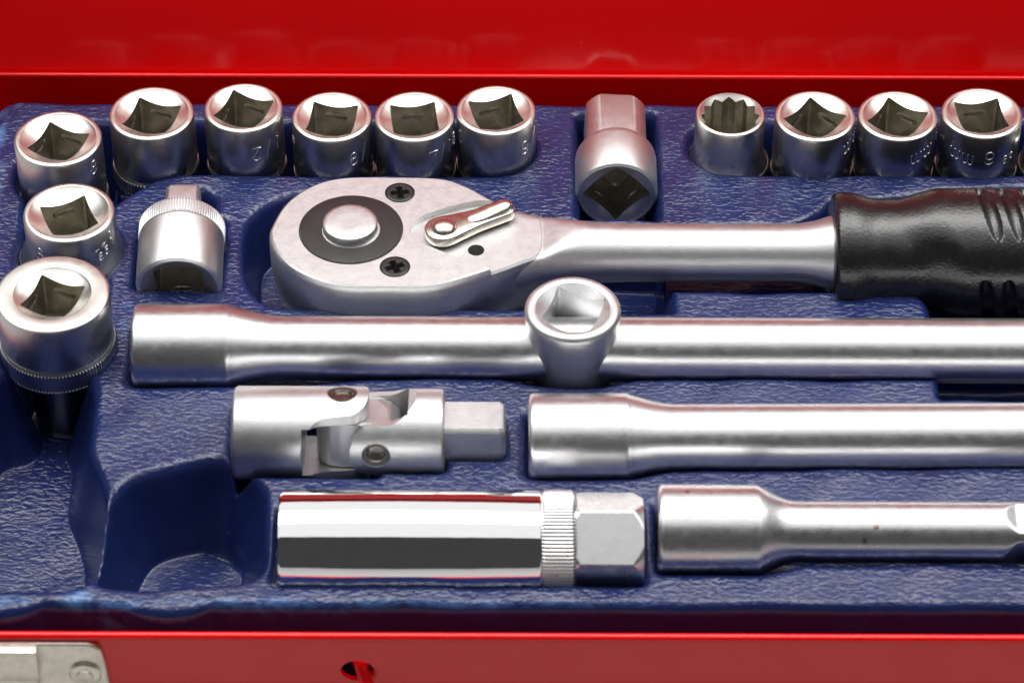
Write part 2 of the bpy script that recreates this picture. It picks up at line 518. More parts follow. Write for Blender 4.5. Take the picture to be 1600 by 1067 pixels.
def cut(d, floor, r=2.8, k=5.0, fillet=2.0, grow=0.8):
    """height of a recess whose outline on the deck is d = 0"""
    e = np.maximum(grow - d, 0)
    e1 = r * k / math.sqrt(1 + k * k)                        # where the shoulder arc reaches the wall's slope
    arcz = -(r - np.sqrt(np.maximum(r * r - np.minimum(e, e1) ** 2, 0)))
    z = np.where(e <= e1, arcz, arcz - k * (e - e1))
    h = np.clip(0.5 + 0.5 * (z - floor) / fillet, 0, 1)      # soft meeting with the floor
    zz = floor * (1 - h) + z * h + fillet * h * (1 - h)
    return np.where(e <= 0, 0, np.minimum(zz, 0))

Z = np.zeros(GX.shape)
def dig(d, floor, **kw):
    global Z
    Z = np.minimum(Z, cut(d, floor, **kw))
mn = np.minimum
# socket rows
dig(sd_cap(-128, 82, -4.8, 81.8, 13.0), -27)
colm = mn(mn(sd_cap(-128, 70, -128, 70, 16.6), sd_cap(-124, 37, -124, 37, 16.4)), mn(sd_cap(-124, -3, -124, -3, 16.6), sd_cap(-127, 80, -124, -3, 14.0)))
dig(soften(colm, 3), -28)
dig(sd_poly([(-118, 48), (-113.5, 53), (-107.5, 60.5), (-101.5, 66.3), (-95, 68.2), (-95, 76), (-118, 76)]), -27, grow=0.3)
dig(sd_cap(62.3, 83.0, 174, 83.0, 13.2), -27)
# empty places in the near left corner
w1 = sd_poly([(-149.5, -84), (-149.5, -26), (-144, -15), (-136, -13), (-114, -13), (-109.5, -20), (-109.2, -42), (-105, -52), (-102.5, -62), (-101.5, -76), (-103, -88), (-110, -93.5), (-140, -93.5)])
w1 = mn(w1, sd_cap(-124, -3, -126, -28, 13.0))
dig(soften(w1, 6), -27, k=3.4, fillet=5, r=3.0)
w2 = sd_poly([(-101.5, -52.5), (-92, -47.8), (-83.7, -45), (-75.4, -43.3), (-69, -46), (-62, -56), (-60.5, -84), (-64, -90), (-90, -93.0), (-104, -92), (-110.5, -86), (-108.5, -74), (-105.5, -62)])
dig(soften(w2, 6), -28, k=3.4, fillet=4, r=3.0)
def boss(cx, cy, r, h, base, ey=None):
    global Z
    dd = sd_cap(cx, cy, cx, cy if ey is None else ey, r)
    t_ = np.clip(0.5 - dd / 1.6, 0, 1)
    zz = base + h * t_ * t_ * (3 - 2 * t_)
    Z = np.where(dd < 1, np.maximum(Z, zz), Z)
boss(-125.5, -33, 20.5, 2.4, -28.5, -80)
boss(-86, -72, 18.5, 2.4, -28.5)
# adapter with the small square
dig(sd_box(-106.6, -79.4, 19.6, 52, 3.5), -13)
dig(sd_poly([(-99.5, 48), (-98.5, 60), (-94, 64.5), (-87.5, 64.5), (-83, 60), (-82.5, 48)]), -9)
# large adapter
dig(sd_box(16.8, 43.3, 49.8, 99.6, 3.0), -14)
# ratchet
head_rec = sd_poly([(-77, 45.5), (-73, 55), (-66, 61), (-56, 63.5), (-20, 62.5), (-4, 55), (6, 50.5), (22, 49.2), (22, 20), (8, 12.6), (-20, 12.2), (-60, 12.2), (-70, 15), (-75.5, 26)], smooth=70)
dig(head_rec, -19)
dig(sd_box(4, 100, 19.5, 49.4, 3), -9)
dig(sd_box(6, 46.0, 10.5, 49.2, 2.5), -22, k=6)
grip_rec = sd_poly([(85.6, 29.6), (87, 25), (90, 21.5), (95.4, 19.8), (102.6, 21.4), (108, 21.2), (111.2, 19.5), (112.8, 16), (113.3, 8), (192, 8), (192, 66.4), (146, 66.2), (124.4, 65.8), (118, 64.2), (112, 61.8), (102, 60.6), (96, 61.8), (92.2, 63.0), (89.5, 60), (87, 56), (82, 52), (76, 49.6), (77, 34)])
dig(soften(grip_rec, 3), -19, k=5)
# long bar and its sleeve
b1 = sd_poly([(-103.6, 7.6), (-103.6, -17.8), (-70, -18.2), (-56, -17.0), (-41, -15.1), (-3.4, -14.0), (3, -16.0), (8, -17.6), (16, -18.2), (24, -17.7), (29, -16.0), (34, -14.3), (175, -14.2), (175, 4.6), (-62, 4.6), (-74, 7.6)])
dig(soften(b1, 3), -12.5, grow=1.7)
dig(sd_box(112.6, 185, -23.0, 6, 3), -20, k=6)
# universal joint
dig(mn(sd_box(-74.6, -33, -52.3, -24.2, 3), sd_box(-45, -16, -50.3, -25.0, 3)), -12.5, grow=1.5)
dig(sd_box(-22, -0.6, -46.5, -27.6, 3), -9)
# short bar
b2 = sd_poly([(2.8, -26.6), (2.8, -52.0), (32, -52.2), (37, -50.4), (42, -49.0), (172, -46.2), (172, -26.8), (44, -29.2), (33, -26.6)])
dig(soften(b2, 3), -12.5, grow=1.7)
# bright plug socket
dig(sd_box(-61.0, 34.6, -90.3, -61.4, 2.5), -15.5, grow=1.4)
# third bar
b3 = sd_poly([(35.9, -60.2), (35.9, -85.8), (64, -86.0), (69, -84.6), (75, -82.4), (122, -82.2), (172, -82.2), (172, -63.4), (74, -63.8), (66, -60.2)])
dig(soften(b3, 3), -12.5, grow=1.7)
# outer edge: rounded lip and a skirt down to the box floor, bulging round the empty places
outl = sd_box(-151.5, 190.5, -97.0, 103.4, 7)
outl = mn(outl, sd_cap(-128, -80, -128, -80, 20.3))
outl = mn(outl, sd_cap(-86, -77, -86, -77, 23.0))
e = np.maximum(outl + 2.6, 0)
lip = -(2.6 - np.sqrt(np.maximum(2.6 ** 2 - np.minimum(e, 2.5) ** 2, 0))) - 7.0 * np.maximum(e - 2.5, 0)
Z = np.minimum(Z, np.maximum(lip, -53.5))
# the mould is never quite flat
rng = np.random.default_rng(3)
for kx, ky, am in ((0.021, 0.013, .22), (-0.034, 0.041, .14), (0.06, -0.05, .07)):
    Z += am * np.sin(kx * GX * 2 * math.pi + ky * GY * 2 * math.pi + rng.uniform(0, 6))
# grain everywhere but on the steep walls; rubbed corners with their glints painted in
gzx = np.gradient(Z, STEP, axis=1); gzy = np.gradient(Z, STEP, axis=0)
steep = np.hypot(gzx, gzy)
grain = np.clip(1.15 - steep * 0.9, 0.14, 1)
grain = np.where((Z < -6) & ((GX > -109) | (GY > -12)), grain * 0.45, grain)
wear_glint = np.zeros(GX.shape)
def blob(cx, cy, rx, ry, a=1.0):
    global wear_glint
    wear_glint = np.maximum(wear_glint, a * np.clip(1.25 - np.hypot((GX - cx) / rx, (GY - cy) / ry), 0, 1))
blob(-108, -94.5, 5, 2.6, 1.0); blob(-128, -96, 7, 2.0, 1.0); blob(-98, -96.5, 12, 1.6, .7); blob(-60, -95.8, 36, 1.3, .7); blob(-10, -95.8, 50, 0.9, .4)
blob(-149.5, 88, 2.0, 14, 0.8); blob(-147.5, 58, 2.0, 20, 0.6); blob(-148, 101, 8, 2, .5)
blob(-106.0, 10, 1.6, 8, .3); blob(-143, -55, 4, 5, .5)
ny, nx = GX.shape
me = bpy.data.meshes.new('socket_tray')
V = np.stack([GX, GY, Z], -1).reshape(-1, 3) * S
idx = np.arange(nx * ny).reshape(ny, nx)
Q = np.stack([idx[:-1, :-1], idx[:-1, 1:], idx[1:, 1:], idx[1:, :-1]], -1).reshape(-1, 4)
me.vertices.add(len(V)); me.vertices.foreach_set('co', V.astype(np.float32).ravel())
me.loops.add(Q.size); me.loops.foreach_set('vertex_index', Q.astype(np.int32).ravel())
me.polygons.add(len(Q)); me.polygons.foreach_set('loop_start', np.arange(0, Q.size, 4, dtype=np.int32))
me.update(calc_edges=True)
me.polygons.foreach_set('use_smooth', [True] * len(me.polygons))
for nm, arr in (('grain', grain), ('wear_glint', wear_glint)):
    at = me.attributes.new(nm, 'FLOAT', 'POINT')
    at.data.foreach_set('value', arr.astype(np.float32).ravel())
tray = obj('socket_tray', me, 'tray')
tag(tray, 'grained dark blue plastic tray with moulded recesses lining the red box', 'tray')

# ------------------------------------------------------------------ sockets
def make_socket(loc, R, rot, label, length=38.0, rc=None, s=6.55, ring=(19.0, 23.0), Rk=None, neck=None, flare=False, marks=(), star=False, thin=None, group='sockets standing in the tray', teeth=None):
    """top rim at z = 0 of the thing's local frame shifted up by length: base at the well floor"""
    top = length
    x, y, ztop = loc
    o = thing('wrench_socket', label, 'socket', (x, y, ztop - length), (0, 0, 0), group)
    rc = rc or R * 0.855
    Rk = Rk or R + 0.45
    neck = neck or R - 2.0
    n = 144
    ph0 = rad(rot) + math.pi / 4
    ph = np.arange(n) * 2 * math.pi / n
    if star:
        tri = np.abs(((ph / (2 * math.pi) * 12) % 1) - 0.5) * 2
        rb = s * (0.925 + 0.125 * tri)
    else:
        rb = sq_r(ph, s, min(s * 1.385, rc - 0.15))
    zb = top - 0.25 - (rc - rb) * (0.58 if not star else 0.9)
    k1, k2 = top - ring[0], top - ring[1]
    outer = [(top - 0.40, R - 0.20), (top - 0.95, R)]
    if flare:
        outer += [(k1 + 6, R), (k1 + 3, R + 0.5), (k1 + 1.0, R + (Rk - R) * 0.6), (k1 + 0.15, Rk - 0.4), (k1 - 0.2, Rk - 0.35)]
    else:
        outer += [(k1 + 1.2, R), (k1 + 0.9, R - 0.05), (k1 + 0.6, R - 0.35), (k1 + 0.2, R - 0.35)]
    outer += [(k1 - 0.2, Rk - 0.6), (k2 + 0.2, Rk - 0.6), (k2, Rk - 0.2), (k2 - 0.5, Rk - 0.25), (k2 - 1.0, Rk - 0.8), (k2 - 1.8, neck + 0.4), (k2 - 2.6, neck), (0.6, neck), (0, neck - 0.6)]
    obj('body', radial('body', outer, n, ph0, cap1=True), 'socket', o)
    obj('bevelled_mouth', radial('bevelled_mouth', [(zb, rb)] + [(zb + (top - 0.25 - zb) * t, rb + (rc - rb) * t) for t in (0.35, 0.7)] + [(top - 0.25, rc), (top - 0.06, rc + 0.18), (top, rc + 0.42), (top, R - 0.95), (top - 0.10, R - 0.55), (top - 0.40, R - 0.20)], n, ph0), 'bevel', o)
    # bore with an oval detent dimple in each flat
    zs = np.concatenate([np.linspace(0, 1, 5)[:-1] * 0.0 + np.linspace(0, 2.4, 5)[:-1], np.linspace(2.4, 8.4, 26), np.array([10, 12, 14.5])])
    rings = []
    pw = (ph + math.pi / 4) % (math.pi / 2) - math.pi / 4
    tt = s * np.tan(pw)
    for zz in zs:
        zline = np.minimum(zb, top - zz) if zz > 0 else zb
        r = rb.copy()
        if not star:
            q = 1 - (tt / 3.1) ** 2 - ((zz - 5.6) / 1.45) ** 2
            r = r * (1 + 0.55 * np.sqrt(np.maximum(q, 0)) / s)
        rings.append((zline - 0.001 * zz, r))
    rings += [(top - 14.6, rb * 0.8), (top - 15.2, rb * 0.45), (top - 20, rb * 0.44)]
    obj('square_bore' if not star else 'twelve_point_bore', radial('bore', rings, n, ph0, cap1=True, sharp=28), 'bore', o)
    # knurled ring
    teeth = teeth or int(Rk * 6.2)
    nn = teeth * 4
    kn = np.where(np.arange(nn) % 4 < 2, 0.0, -0.32)
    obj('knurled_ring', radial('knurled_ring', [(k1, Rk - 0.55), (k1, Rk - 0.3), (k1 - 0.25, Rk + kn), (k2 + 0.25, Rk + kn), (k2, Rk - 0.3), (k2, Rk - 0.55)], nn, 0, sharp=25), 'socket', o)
    for text, zz, ang, kw in marks:
        marking(o, text, R + 0.07, top - zz, ang, **kw)
    return o

K = {}
make_socket((-129.2, 69.0, 14.1), 12.45, 20.7, 'socket in the far left corner with an arched stamp below the rim', length=41.4, ring=(19.5, 23.5), marks=[('9', 14.5, -4, K), ('/8', 9.0, 33, dict(slope=0.35))])
make_socket((-103.5, 80.2, 14.4), 12.15, 27.7, 'wide socket just right of the corner one, plain front and dark knurled foot', length=40.6, ring=(17.6, 22.0))
make_socket((-77.2, 81.4, 15.6), 11.25, 22, 'socket stamped with a 2 and a slash, third in the far row', length=41.6, ring=(20, 24), marks=[('Z/1', 11.2, 14, dict(slope=0.10)), ])
make_socket((-51.9, 80.8, 12.9), 11.5, 37.5, 'socket stamped with an 8 and a slash, behind the ratchet head', length=39.7, marks=[('8/', 10.4, 27, dict(slope=0.12)), ('=', 8.5, -82, K)])
make_socket((-28.2, 80.4, 13.4), 11.5, 52, 'socket stamped with a 7, slash and 1, in the far row', length=40.6, marks=[('7/18', 9.6, 22, dict(slope=0.12, adv=0.74))])
make_socket((-4.8, 82.0, 14.5), 11.4, 61.5, 'socket stamped with a 9 at the rounded right end of its slot', length=40.9, marks=[('9', 9.8, 40, K), ('/1', 8.6, 64, K)])
make_socket((62.4, 81.2, 13.9), 10.0, 15, 'small polished socket with a twelve-point toothed opening', length=39.9, rc=8.9, s=8.0, ring=(17, 20.5), Rk=12.0, star=True, flare=True, neck=9)
make_socket((86.7, 80.6, 13.9), 11.55, 5, 'socket with a diamond-turned opening right beside the twelve-point socket', length=40.9, marks=[('W', 8.0, 44, dict(slope=0.3)), ('W', 6.9, 68, K)])
make_socket((110.4, 80.8, 13.9), 11.45, 12, 'second square-holed socket from the right end, stamped with letters at its right', length=40.9, marks=[('WW', 9.4, 18, dict(slope=0.18, adv=0.95)), ('W', 7.0, 74, K)])
make_socket((134.5, 81.2, 14.7), 11.6, 54, 'rightmost fully visible socket, stamped with letters, a 9 and small digits', length=41.1, marks=[('WW', 9.6, -50, dict(slope=-0.12, adv=0.95)), ('9', 9.8, 2, K), ('8c', 11.2, 30, dict(h=2.7, slope=0.35, adv=0.9)), ('/-', 7.2, 44, dict(h=2.4, slope=0.35))])
make_socket((158.6, 80.4, 6.5), 10.6, 30, 'socket cut off by the right edge of the picture', length=33.0, flare=True, Rk=12.0, ring=(10, 13.5))
make_socket((-123.2, 38.6, 12.7), 12.7, 68, 'socket with a wide knurled flange and a row of stamps, in the left column', length=40.6, ring=(15.4, 18.4), Rk=15.3, flare=True, marks=[('8', 9.0, -42, K), ('9', 10.6, -4, K), ('A', 10.4, 24, dict(h=3.6)), ('-=', 7.4, 38, dict(h=2.4, slope=0.3, adv=1.0)), ('85', 10.0, 42, dict(h=2.4, slope=0.3, adv=1.0)), ('3', 5.2, 62, dict(h=2.6))])
make_socket((-123.0, -2.0, 19.0), 15.35, 24, 'largest socket with a broad flat rim on a narrow neck, nearest in the left column', length=47.0, rc=10.3, s=6.55, ring=(16.2, 22.0), Rk=15.9, neck=8.5, teeth=104)

# ------------------------------------------------------------------ adapters lying in their recesses
def bore_front(n, ph0, s, y0, rc, depth, tan=0.5, rmax=None):
    ph = np.arange(n) * 2 * math.pi / n
    rb = sq_r(ph, s, min(s * 1.385, rc - 0.15))
    yb = y0 + (rc - rb) * tan
    pw = (ph + math.pi / 4) % (math.pi / 2) - math.pi / 4
    tt = s * np.tan(pw)
    mouth = [(y0, rc), (yb, rb)]
    rings = []
    for zz in [0, 1, 2] + list(np.linspace(2.6, 8.0, 22)) + [10, depth]:
        q = 1 - (tt / 2.6) ** 2 - ((zz - 5.4) / 1.3) ** 2
        rings.append((np.maximum(yb, y0 + zz) + 0.001 * zz, rb * (1 + 0.55 * np.sqrt(np.maximum(q, 0)) / s)))
    return mouth, rings

# small-square adapter
a = thing('drive_adapter', 'satin adapter with knurled collar and small square tip beside the ratchet', 'adapter', (-92.0, 20.8, -10.6), (rad(5), 0, rad(1.5)), 'drive adapters')
n = 144; ph0 = rad(2)
R = 11.9
body = [(0.25, 10.2), (0, 10.5), (0, R - 1.0), (0.4, R - 0.35), (1.2, R), (17.6, R), (18.0, R - 0.45), (18.5, R - 0.45)]
def lift(me, dz): me.transform(Matrix.Translation((0, 0, dz * S))); return me
obj('body', lift(radial('body', body, n, ph0, 'Y'), 12), 'satin_soft', a)
mouth, rings = bore_front(n, ph0, 6.5, 0.25, 10.2, 15)
obj('bevelled_mouth', lift(radial('mouth', mouth, n, ph0, 'Y'), 12), 'satin_soft', a)
obj('square_bore', lift(radial('bore', rings, n, ph0, 'Y', cap1=True), 12), 'bore', a)
nn = 96 * 4
kn = np.where(np.arange(nn) % 4 < 2, 0.0, -0.38)
obj('knurled_ring', lift(radial('ring', [(18.3, R - 0.6), (18.3, R - 0.1), (18.6, R + 0.2 + kn), (23.0, R + 0.2 + kn), (23.5, R - 0.3), (24.0, R - 1.2), (24.2, 6.0)], nn, 0, 'Y', sharp=25), 12), 'satin_soft', a)
ph = np.arange(n) * 2 * math.pi / n + math.pi / 4
tip = [(23.6, sq_r(ph, 4.85, 6.2)), (34.6, sq_r(ph, 4.85, 6.2)), (35.6, sq_r(ph, 4.4, 5.6)), (35.9, sq_r(ph, 3.8, 4.9))]
obj('square_tip', lift(radial('tip', tip, n, math.pi / 4, 'Y', cap1=True), 12), 'satin_soft', a)

# large-square adapter
a = thing('drive_adapter', 'chunky satin adapter with a large square end in a rectangular recess', 'adapter', (29.7, 61.2, -11.8), (0, 0, 0), 'drive adapters')
R = 11.75
ph0 = rad(0)
body = [(0.25, 10.3), (0, 10.6), (0, R - 0.9), (0.4, R - 0.3), (1.1, R), (14.6, R), (16.0, R - 0.2), (17.2, R - 0.8), (17.8, R - 1.5), (18.1, R - 2.6), (18.2, 6.0)]
obj('body', lift(radial('body', body, n, ph0, 'Y', sharp=40), 11.8), 'satin_soft', a)
mouth, rings = bore_front(n, ph0, 6.9, 0.25, 10.3, 15)
# the hole stands on its corner
def turn(me, deg, dz):
    me.transform(Matrix.Translation((0, 0, dz * S)) @ Matrix.Rotation(rad(deg), 4, 'Y')); return me
obj('bevelled_mouth', turn(radial('mouth', mouth, n, 0, 'Y'), 45, 11.8), 'bevel', a)
obj('square_bore', turn(radial('bore', rings, n, 0, 'Y', cap1=True), 45, 11.8), 'bore', a)
ph = np.arange(n) * 2 * math.pi / n
tip = [(14.5, sq_r(ph, 8.6, 10.0)), (34.6, sq_r(ph, 8.6, 10.0)), (35.6, sq_r(ph, 8.2, 9.3)), (36.4, sq_r(ph, 7.4, 8.4)), (36.5, sq_r(ph, 4, 5))]
obj('square_tip', turn(radial('tip', tip, n, 0, 'Y', cap1=True, sharp=24), 3, 11.8), 'satin_soft', a)

# ------------------------------------------------------------------ ratchet
ax_y, ax_z = 33.6, 2.0
rt = thing('ratchet_handle', 'satin ratchet wrench with round head, reversing lever and black grip', 'ratchet', (-44.8, ax_y, -13.8))
O = Vector((-44.8, ax_y, -14.5))
def rl(me): me.transform(Matrix.Translation(-O * S)); return me
hp = [(-47.6, 56.5), (-32.9, 56.9), (-20.0, 56.2), (-12.5, 52.6), (-5.7, 47.1), (-0.7, 43.8), (4, 41.6), (8.5, 40.2), (8.5, 26.6), (2, 21.6), (-6.6, 17.0), (-21.0, 10.8), (-34.3, 10.2), (-47.9, 10.7), (-58.6, 16.2), (-64.4, 23.2), (-67.2, 31.0), (-66.7, 36.4), (-63.3, 45.5), (-56.4, 53.0)]
HP = resample(hp, 150)
head_me = loft('head', HP, [(-14.5, 7), (-13.5, 4.2), (-10.5, 2.0), (-6, 0.7), (-1, 0.1), (4.6, 0.0), (6.4, 0.12), (7.5, 0.45), (8.1, 1.1)], sharp=50)
pin_c = radial('pin', [(-9, 2.3), (14, 2.3)], 32, cap0=True, cap1=True)
pin_c.transform(Matrix.Translation(Vector((-10.0, 27.4, 0)) * S))
head_me = boolean(head_me, pin_c, sharp=45)
for sx, sy in ((-31.6, 49.5), (-32.1, 18.3)):
    h_ = radial('hole', [(5, 3.2), (15, 3.2)], 40, cap0=True, cap1=True); h_.transform(Matrix.Translation(Vector((sx, sy, 0)) * S))
    head_me = boolean(head_me, h_, sharp=24)
head = obj('head', rl(head_me), 'satin_soft', rt)
# cover plate, notched round the lever
ins = HP
notch = resample([(-7.2, 46.4), (-11.3, 46.0), (-18.6, 43.2), (-24.6, 40.0), (-27.6, 37.0), (-28.6, 33.6), (-27.4, 30.2), (-23.4, 27.2), (-15.5, 22.6), (-7.4, 18.6)], 40, closed=False)
cp = loft('cover_plate', ins, [(3.6, 0.5), (4.0, -0.04), (7.6, -0.02), (8.9, 0.15), (9.6, 0.45), (9.95, 0.95)], sharp=30)
cp = boolean(cp, loft('recess', np.array([tuple(p) for p in notch] + [(-2, 15), (20, 15), (20, 46.5)]), [(2, 0), (15, 0)]), sharp=40)
for sx, sy in ((-31.6, 49.5), (-32.1, 18.3)):
    h_ = radial('hole', [(5, 4.0), (15, 4.0)], 48, cap0=True, cap1=True); h_.transform(Matrix.Translation(Vector((sx, sy, 0)) * S))
    cp = boolean(cp, h_, sharp=30)
obj('cover_plate', rl(cp), 'satin_soft', rt)
# dark ring, button
C0 = (-44.7, 33.7)
def at(me, x, y, z): me.transform(Matrix.Translation(Vector((x, y, z)) * S)); return me
obj('dark_ring', rl(at(radial('dark_ring', [(0.0, 14.1), (0.22, 14.1), (0.30, 13.9), (0.30, 8.1), (-0.4, 7.9)], 96), *C0, 9.95)), 'ring', rt)
obj('groove_ring', rl(at(radial('groove_ring', [(-0.2, 14.1), (0.1, 14.45), (0.10, 14.15), (-0.3, 14.1)], 96), *C0, 9.95)), 'screw', rt)
obj('release_button', rl(at(radial('release_button', [(-0.6, 7.6), (2.1, 7.6), (2.6, 7.4), (2.95, 6.9), (3.05, 6.2), (3.1, 3), (3.08, 0.05)], 96, cap1=True), -44.9, 33.9, 9.95)), 'satin_soft', rt)
# cross-head screws
def screw(x, y, rot):
    st = 0.16; R_ = 4.05
    gg = np.arange(-R_, R_ + 1e-6, st); A, B = np.meshgrid(gg, gg)
    rr = np.hypot(A, B)
    c_, s_ = math.cos(rot), math.sin(rot)
    a1, b1_ = A * c_ + B * s_, -A * s_ + B * c_
    arm = np.minimum(np.maximum(np.abs(a1) - 2.25, np.abs(b1_) - 0.55), np.maximum(np.abs(b1_) - 2.25, np.abs(a1) - 0.55))
    zz = 0.15 - 3.2 * np.clip(0.4 - arm / 1.0, 0, 1) - 0.35 * np.clip((rr - 3.4) / 0.6, 0, 1) ** 2
    v = []; mp = {}; f = []
    for i in range(len(gg)):
        for j in range(len(gg)):
            if rr[i, j] <= R_: mp[i, j] = len(v); v.append((A[i, j], B[i, j], zz[i, j]))
    for i in range(len(gg) - 1):
        for j in range(len(gg) - 1):
            q = [(i, j), (i, j + 1), (i + 1, j + 1), (i + 1, j)]
            if all(k in mp for k in q): f.append(tuple(mp[k] for k in q))
    o = obj('screw', rl(at(mesh_from('screw', v, f, 50), x, y, 10.05)), 'screw', rt)
    obj('screw_seat', rl(at(radial('screw_seat', [(-0.5, 3.95), (0.12, 4.0), (0.12, 4.2), (-0.5, 4.25)], 48), x, y, 9.95)), 'screw', o)
screw(-31.6, 49.5, rad(8)); screw(-32.1, 18.3, rad(22))
# reversing lever
lev_dir = math.atan2(42.4 - 34.4, -3.4 + 19.2)
lv = resample([(-5.4, 0), (-4.6, 2.9), (-2.4, 4.7), (0.4, 5.0), (4, 4.4), (10, 3.5), (17, 3.1), (20.0, 2.7), (21.3, 1.2), (21.4, -1.2), (20, -2.7), (17, -3.1), (10, -3.5), (4, -4.4), (0.4, -5.0), (-2.4, -4.7), (-4.6, -2.9)], 90)
Lm = Matrix.Translation(Vector((-18.9, 32.8, -0.7)) * S) @ Matrix.Rotation(lev_dir, 4, 'Z')
lever_me = loft('reversing_lever', lv, [(8.0, 2.6), (9.0, 2.4), (9.5, 0.3), (10.0, 0), (12.0, 0), (12.35, 0.2), (12.5, 0.6)], sharp=40)
lever_me.transform(Lm); lever = obj('reversing_lever', rl(lever_me), 'nickel', rt)
dome = radial('pivot_rivet', [(12.3, 3.6), (12.6, 3.55), (13.2, 3.2), (13.8, 2.4), (14.15, 1.4), (14.25, 0.05)], 48, cap1=True, sharp=60)
dome.transform(Lm); obj('pivot_rivet', rl(dome), 'nickel', lever)
# raised thumb piece: a rounded loaf that swells towards the tip
v, f = [], []
nu, nv_ = 26, 18
for i in range(nu + 1):
    t_ = i / nu
    xx = 7.0 + 14.2 * t_
    wid = 2.75 * math.sqrt(max(0.0, 1 - ((t_ - 0.5) / 0.5) ** 4)) + 0.02
    hgt = (0.6 + 2.0 * t_ ** 0.8) * math.sqrt(max(0.0, 1 - ((t_ - 0.5) / 0.5) ** 6)) + 0.02
    for j in range(nv_ + 1):
        an = math.pi * j / nv_
        v.append((xx, wid * math.cos(an), 12.3 + hgt * math.sin(an) ** 0.8))
for i in range(nu):
    for j in range(nv_):
        a0 = i * (nv_ + 1) + j
        f.append((a0, a0 + 1, a0 + nv_ + 2, a0 + nv_ + 1))
tm = mesh_from('thumb_piece', v, f, 70); tm.transform(Lm)
obj('thumb_piece', rl(tm), 'nickel', lever)
# shaft: blends out of the head, flat on top until the plate ends
n = 96
ph = np.arange(n) * 2 * math.pi / n
rings = []
for X in np.concatenate([np.linspace(-5, 7.5, 16), np.linspace(7.8, 13, 40), np.linspace(13.5, 30, 16), np.linspace(32, 78, 12), np.linspace(80, 91, 12)]):
    r = float(np.interp(X, [-22, -10, 0, 8, 14, 22, 32, 76, 80, 84, 88, 91], [20.5, 16.4, 12.9, 10.4, 9.3, 8.5, 8.15, 8.1, 8.3, 9.0, 10.2, 10.9]))
    lim = float(np.interp(X, [-22, 8.6, 15, 19, 22], [5.8, 5.95, 8.0, 9.0, 30]))
    bb = lim / np.maximum(np.cos(ph), 1e-2)
    rr = (r ** -14.0 + bb ** -14.0) ** (-1 / 14.0)                # flat top eased into the round sides
    rr = np.where(np.cos(ph) > 0, rr, r)
    low = float(np.interp(X, [-22, 0, 14], [14, 12.5, 30]))
    rr = np.where(np.cos(ph) < 0, np.minimum(rr, low / np.maximum(-np.cos(ph), 1e-3)), rr)
    rings.append((X, rr))
sh = radial('shaft', rings, n, 0, 'X', cap0=True, cap1=True, sharp=40)
obj('shaft', rl(at(sh, 0, ax_y, ax_z)), 'satin_soft', rt)
# grip
gxs = np.concatenate([[90.2, 90.3, 90.7, 91.5], np.arange(92.2, 182, 0.45), [183, 184]])
n = 200
ph = np.arange(n) * 2 * math.pi / n
phs = (ph + math.pi) % (2 * math.pi) - math.pi
rings = []
def sstep(x, a_, b_):
    t_ = np.clip((x - a_) / (b_ - a_), 0, 1); return t_ * t_ * (3 - 2 * t_)
for X in gxs:
    r0 = float(np.interp(X, [90.2, 90.3, 90.7, 91.5, 92.5, 95], [11, 14.8, 16.2, 16.8, 17.0, 16.9]))
    if X > 95:
        waist = 15.2 + 1.7 * (1 - sstep(X, 95, 103)) + 3.0 * sstep(X, 107, 121)
        r0 = waist
    r = np.full(n, r0)
    # palm facets: the swelling starts later towards the front face
    late = 15.2 + 1.7 * (1 - sstep(X, 95, 103)) + 3.0 * sstep(X - sstep(phs, 0.15, 1.25) * 7, 107, 121)
    if X > 95:
        r = np.where(phs > 0.15, np.minimum(r, late), r)
    # finger flutes: long drop-shaped dents over the top
    for gx0 in (132.6, 138.8, 145.0, 151.2, 157.4, 163.6, 169.8):
        for pc, pl in ((0.05, 0.60), (1.78, 0.50)):
            cx = gx0 + (phs - pc) * 3.0
            wv = 2.05 * np.sqrt(np.maximum(0, 1 - ((phs - pc) / pl) ** 4)) + 1e-3
            q = np.abs(X - cx) / wv
            r = r - np.where(np.abs(phs - pc) < pl, 1.7 * np.clip(1 - q ** 2, 0, 1) ** 0.7, 0)
    rings.append((X, r))
gm = radial('grip', rings, n, 0, 'X', cap0=True, cap1=True, sharp=60)
obj('grip', rl(at(gm, -1.5, ax_y, ax_z)), 'grip', rt)

